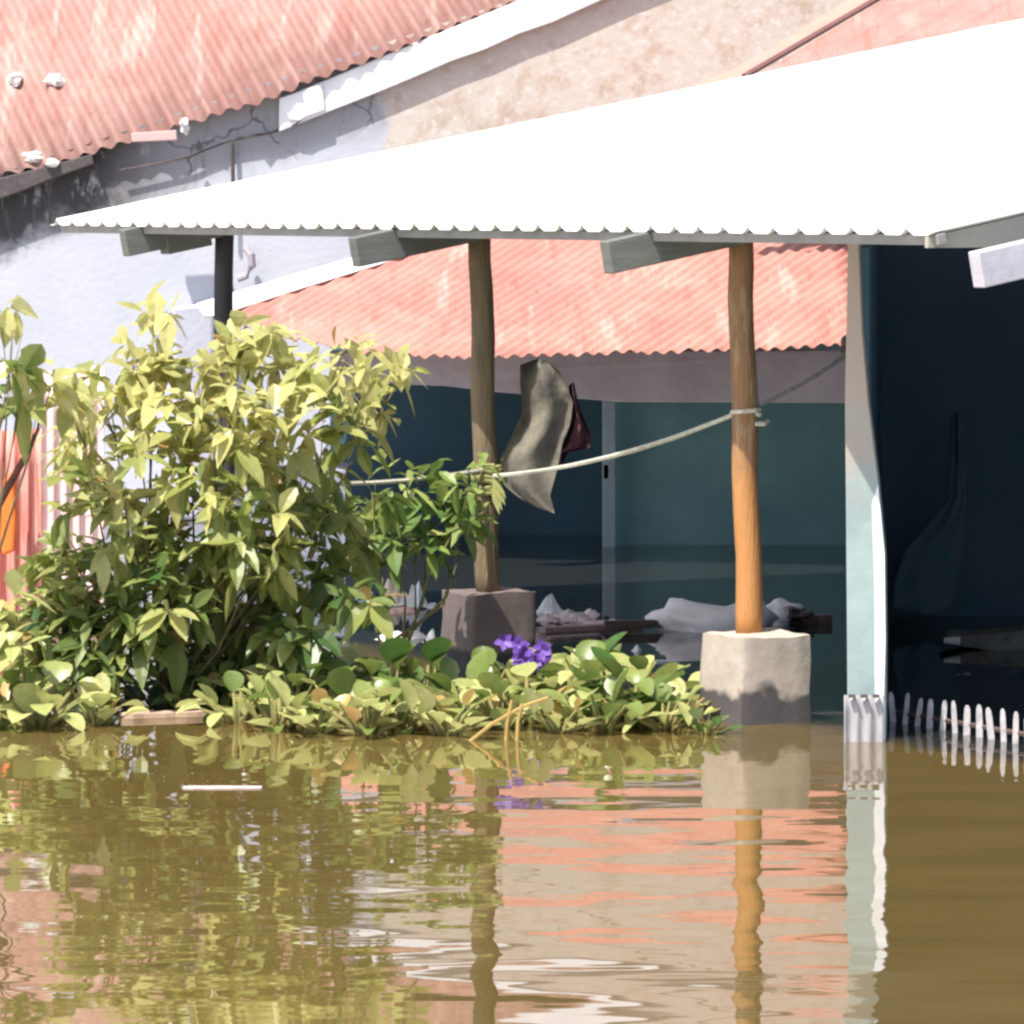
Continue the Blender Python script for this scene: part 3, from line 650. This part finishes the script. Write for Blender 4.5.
marks = {0: 'at the very left edge under the lime green plant', 2: 'beside the pale floating scrap at the left'}
def near(x):
    for a, t in ((20, 'at the left edge'), (110, 'left of the shrub stems'), (200, 'under the middle of the shrub'), (290, 'below the right side of the shrub'), (380, 'below the coloured plastic litter'),
                 (450, 'left of the brown block'), (520, 'beside the ochre reeds'), (590, 'right of the purple flower'), (660, 'between the two concrete blocks'), (800, 'by the foot of the pale concrete block')):
        if x <= a: return t
look = ['yellow-green medium leaves', 'green upright leaves', 'small pale lime leaves', 'tall dark green leaves', 'tall pale green leaves', 'low deep green leaves']
cnt = {}
for (x, y, k, s_) in spots:
    s_ *= 1.08
    p = W(x, y); src = kinds[k]; rz = random.uniform(0, 6.28)
    if not used[k]: o = src; used[k] = True
    else:
        o = src.copy(); COL.objects.link(o)
        for ch in list(src.children):
            c = ch.copy(); COL.objects.link(c); c.parent = o
    o.location = p; o.rotation_euler = (0, 0, rz); o.scale = (s_*.9,)*3
    front = 'row nearest the camera' if y >= 720 else 'row behind the front one'
    o['label'] = 'hyacinth with %s %s' % (look[k], near(x)); cnt.setdefault(o['label'], []).append((y, x, o))
for lab, lst in cnt.items():
    if len(lst) > 1:
        lst.sort(key=lambda q: q[1])
        words = ['left one', 'right one'] if len(lst) == 2 else ['left one', 'middle one', 'right one']
        for wd, (y, x, o) in zip(words, lst): o['label'] = lab+', '+wd if len((lab+wd).split()) < 15 else lab.replace('medium ', '').replace('small ', '').replace('tall ', '')+', '+wd
# purple flower
fl = empty('flower', tuple(W(523, 712)), 'purple water hyacinth flower spike standing between the two concrete blocks', 'flower')
mb = MB(); fb = W(523, 712); tip = P(524, 652, fb.y); mb.tube([fb+Vector((0, 0, -.05)), (fb+tip)/2+Vector((.02, 0, 0)), tip], [.012, .01, .007], 6); build('stalk', mb, M_stem, fl)
mb = MB()
for k in range(22):
    c = P(random.uniform(503, 544), random.uniform(643, 664), fb.y)+Vector((0, random.uniform(-.06, .06), 0))
    c = c+Vector((0, 0, -(c.x-tip.x)*.18)); a0 = random.uniform(0, 6.28)
    for j in range(5):
        a = a0+j*1.256; d = Vector((math.cos(a), random.uniform(-.6, 0), math.sin(a))); mb.leaf(c, d, Vector((0, -1, .3)), .055, .038, droop=.1, fold=.2)
build('petals', mb, M_purple, fl, smooth=True)
# ochre reeds
for (pts, lab) in ((((470, 742), (492, 724), (524, 706), (548, 698)), 'long ochre reed lying bent across the water hyacinths'), (((506, 745), (507, 725), (512, 700)), 'short upright ochre reed stub below the purple flower, left one'), (((517, 745), (518, 722), (522, 704)), 'short upright ochre reed stub below the purple flower, right one')):
    mb = MB(); yy = W(500, 735).y-.25; mb.tube([P(x, y, yy) for x, y in pts], .010, 6, .1)
    tag(build('reed', mb, M_straw), lab, 'reed', 'ochre reeds')
# floating twigs and pale debris at the waterline
def crumple(c, sx, sy, h, seed, peaks=5, m=M_wplastic, name='plastic_bag', n=9):
    b = MB(); vs = []; fs = []; rn = random.Random(seed)
    pk = [(rn.uniform(-.8, .8), rn.uniform(-.6, .6), rn.uniform(.5, 1)) for _ in range(peaks)]
    for s_ in (0, 1):
        for i in range(n):
            for j in range(n):
                u, v = i/(n-1)*2-1, j/(n-1)*2-1; edge = max(abs(u), abs(v))
                z = max(max(0, q[2]-1.7*math.hypot(u-q[0], v-q[1])) for q in pk)*h*(1-edge**3)+rn.uniform(0, .12)*h
                k = 1-.25*abs(math.sin(3*math.atan2(v, u)+seed))
                vs.append(Vector(c)+Vector((u*sx/2*k, v*sy/2*k, z-(.01 if s_ == 0 else .018))))
    q = n*n
    for s_ in (0, 1):
        for i in range(n-1):
            for j in range(n-1):
                f = (s_*q+i*n+j, s_*q+(i+1)*n+j, s_*q+(i+1)*n+j+1, s_*q+i*n+j+1); fs.append(f if not s_ else f[::-1])
    b.add(vs, fs); return build(name, b, m)
def litter(x, y, wpx, hpx, m, lab, cat='plastic scrap', name='plastic_bag', peaks=4, seed=1, dy=.4, zoff=0.0):
    p = W(x, y, zoff); k = p.y/F; o = crumple(p, wpx*k*1.15, dy, hpx*k*.8, seed, peaks, m, name); return tag(o, lab, cat, 'floating litter')
litter(368, 604, 34, 44, M_blue, 'blue plastic wrapper in the litter left of the brown block', seed=3, peaks=3)
litter(385, 606, 34, 46, M_cream, 'cream pointed scrap between the blue wrapper and the white ones', seed=5, peaks=2)
litter(400, 606, 34, 52, M_wplastic, 'white pointed plastic scrap in the middle of the coloured litter', seed=8, peaks=2)
litter(419, 607, 34, 40, M_wplastic, 'white plastic scrap touching the left side of the brown block', seed=11, peaks=3)
litter(408, 612, 60, 12, mat('pink plastic', (.75, .35, .30), (.7, .5, .3), 6, .5), 'flat pink and orange scrap under the white plastic scraps', seed=12, peaks=3)
litter(308, 614, 34, 40, M_wplastic, 'white plastic scrap showing through the right side of the shrub, left one', seed=21, peaks=2)
litter(340, 620, 26, 20, M_wplastic, 'small white scrap showing through the shrub left of the blue wrapper', seed=23, peaks=2)
litter(405, 638, 60, 14, M_wplastic, 'long flat white scrap lying on the water below the coloured litter', seed=27, peaks=4)
litter(432, 640, 18, 22, M_wplastic, 'small pale scrap at the lower left corner of the brown block', seed=29, peaks=2)
litter(568, 619, 66, 26, M_card, 'crumpled faded cardboard piece just right of the brown block', 'cardboard', 'cardboard', 5, 31, .7)
litter(606, 626, 66, 12, M_card, 'flat soaked cardboard floating by the foot of the door post', 'cardboard', 'cardboard', 4, 33, .5)
def plank(a, b, wd, h, m, lab, name='plank', cat='plank'):
    a, b = Vector(a), Vector(b); d = (b-a); L = d.length; d.normalize(); s_ = Vector((-d.y, d.x, 0)).normalized(); n_ = 8; vs = []; fs = []; rn = random.Random(len(lab))
    for i in range(n_+1):
        t = i/n_; c = a+(b-a)*t; wq = wd*(.7 if i in (0, n_) else 1)*(1+rn.uniform(-.12, .12))
        for sx, sz in ((-1, -1), (1, -1), (1, 1), (-1, 1)): vs.append(c+s_*(sx*wq/2)+Vector((0, 0, h/2+sz*h/2)))
    for i in range(n_):
        for j in range(4): fs.append((i*4+j, i*4+(j+1) % 4, i*4+4+(j+1) % 4, i*4+4+j))
    fs += [(3, 2, 1, 0), (n_*4, n_*4+1, n_*4+2, n_*4+3)]
    q = MB(); q.add(vs, fs); o = build(name, q, m, bevel=.003); return tag(o, lab, cat, 'floating planks')
plank(W(542, 633), W(640, 628), .10, .035, M_wood2, 'pinkish worn plank floating right of the brown block')
plank(W(604, 629, .02), W(742, 626, .02), .05, .05, M_wood, 'dark wet pole floating in front of the white sack', 'pole')
plank(W(548, 640), W(600, 637), .06, .02, M_wood2, 'short thin plank on the water below the cardboard')
plank(W(775, 624), W(832, 624), .12, .06, M_wood, 'short dark plank floating right of the orange post')
plank(W(612, 662), W(680, 662), .02, .012, M_wplastic, 'thin white stick floating above the water hyacinths', 'stick', 'stick')
plank(W(120, 719), W(205, 716), .10, .03, mat('pale plank', (.50, .36, .28), (.4, .27, .2), 6, .8), 'pale brown plank floating among the stems under the shrub')
plank(W(183, 788), W(262, 788), .08, .006, M_card, 'thin pale reed strip floating in open water at the left', 'strip', 'strip')
litter(552, 612, 40, 30, M_wplastic, 'white sheet piece lying on the cardboard beside the brown block', seed=61, peaks=3)
litter(590, 616, 34, 14, mat('pinkish sheet', (.75, .50, .46), (.8, .66, .6), 8, .7), 'pinkish sheet piece on the litter right of the brown block', seed=63, peaks=4)
litter(638, 650, 20, 12, M_wplastic, 'tiny white scrap above the hyacinths right of the purple flower', seed=65, peaks=2)
litter(376, 612, 20, 26, mat('red plastic', (.6, .08, .06), (.5, .06, .05), 6, .5), 'small red scrap between the blue wrapper and cream scrap', seed=67, peaks=2)
# white sack
sk = lump(W(712, 630)+Vector((0, 0, .05)), .37, .22, .135, 2.2, 22, 14, .22)
for v in sk.v: v.z += .03*math.sin((v.x)*9)
tag(build('sack', sk, M_sack, smooth=True), 'bulging white plastic sack floating left of the orange post', 'sack')
sk = lump(W(778, 624)+Vector((0, 0, .045)), .15, .18, .085, 5.2, 18, 12, .35)
tag(build('sack', sk, M_sack, smooth=True), 'smaller crumpled white sack floating right of the orange post', 'sack')
tag(build('wood_heap', lump(W(786, 622)+Vector((.02, -.2, .06)), .13, .1, .05, 7.7, 12, 8, .6), M_wood), 'dark wet debris heap lying against the smaller white sack', 'wood heap')
# inside the dark room
bd = empty('board', tuple(W(1000, 648)), 'grey green pointed board floating in the dark room at the right edge', 'board')
mb = MB(); Yb = W(1000, 650).y
mb.prism([P(x, y, Yb) for x, y in ((943, 639), (950, 635), (975, 635), (1010, 632), (1080, 628), (1080, 655), (1000, 652), (965, 647), (945, 643))], (0, .35, -.0))
build('plank', mb, M_green_board, bd, bevel=.008)
mb = MB(); mb.tube([P(944, 640.5, Yb-.02), P(960, 641, Yb-.02)], [.016, .026], 8); build('tip', mb, M_trim, bd)
litter(960, 674, 22, 9, mat('grey plastic', (.24, .26, .30), (.16, .17, .2), 6, .5), 'small grey plastic lid floating in the dark room right of the pier', 'lid', 'plastic_dish', 2, 41, .3)
litter(1016, 672, 26, 5, mat('grey plastic', (.12, .13, .15), (.1, .1, .12), 6, .5), 'thin dark scrap on the water at the right edge', 'lid', 'plastic_strip', 2, 43, .3)
# pale floating piece at the left plants
litter(82, 718, 30, 46, mat('pale leaf litter', (.50, .52, .38), (.6, .6, .48), 6, .5), 'pale greenish-white plastic piece among the hyacinths at the left', 'plastic scrap', 'plastic_bag', 4, 51, .25)
litter(482, 690, 60, 44, M_wplastic, 'crumpled white plastic behind the hyacinths left of the purple flower', 'plastic scrap', 'plastic_bag', 3, 53, .3)
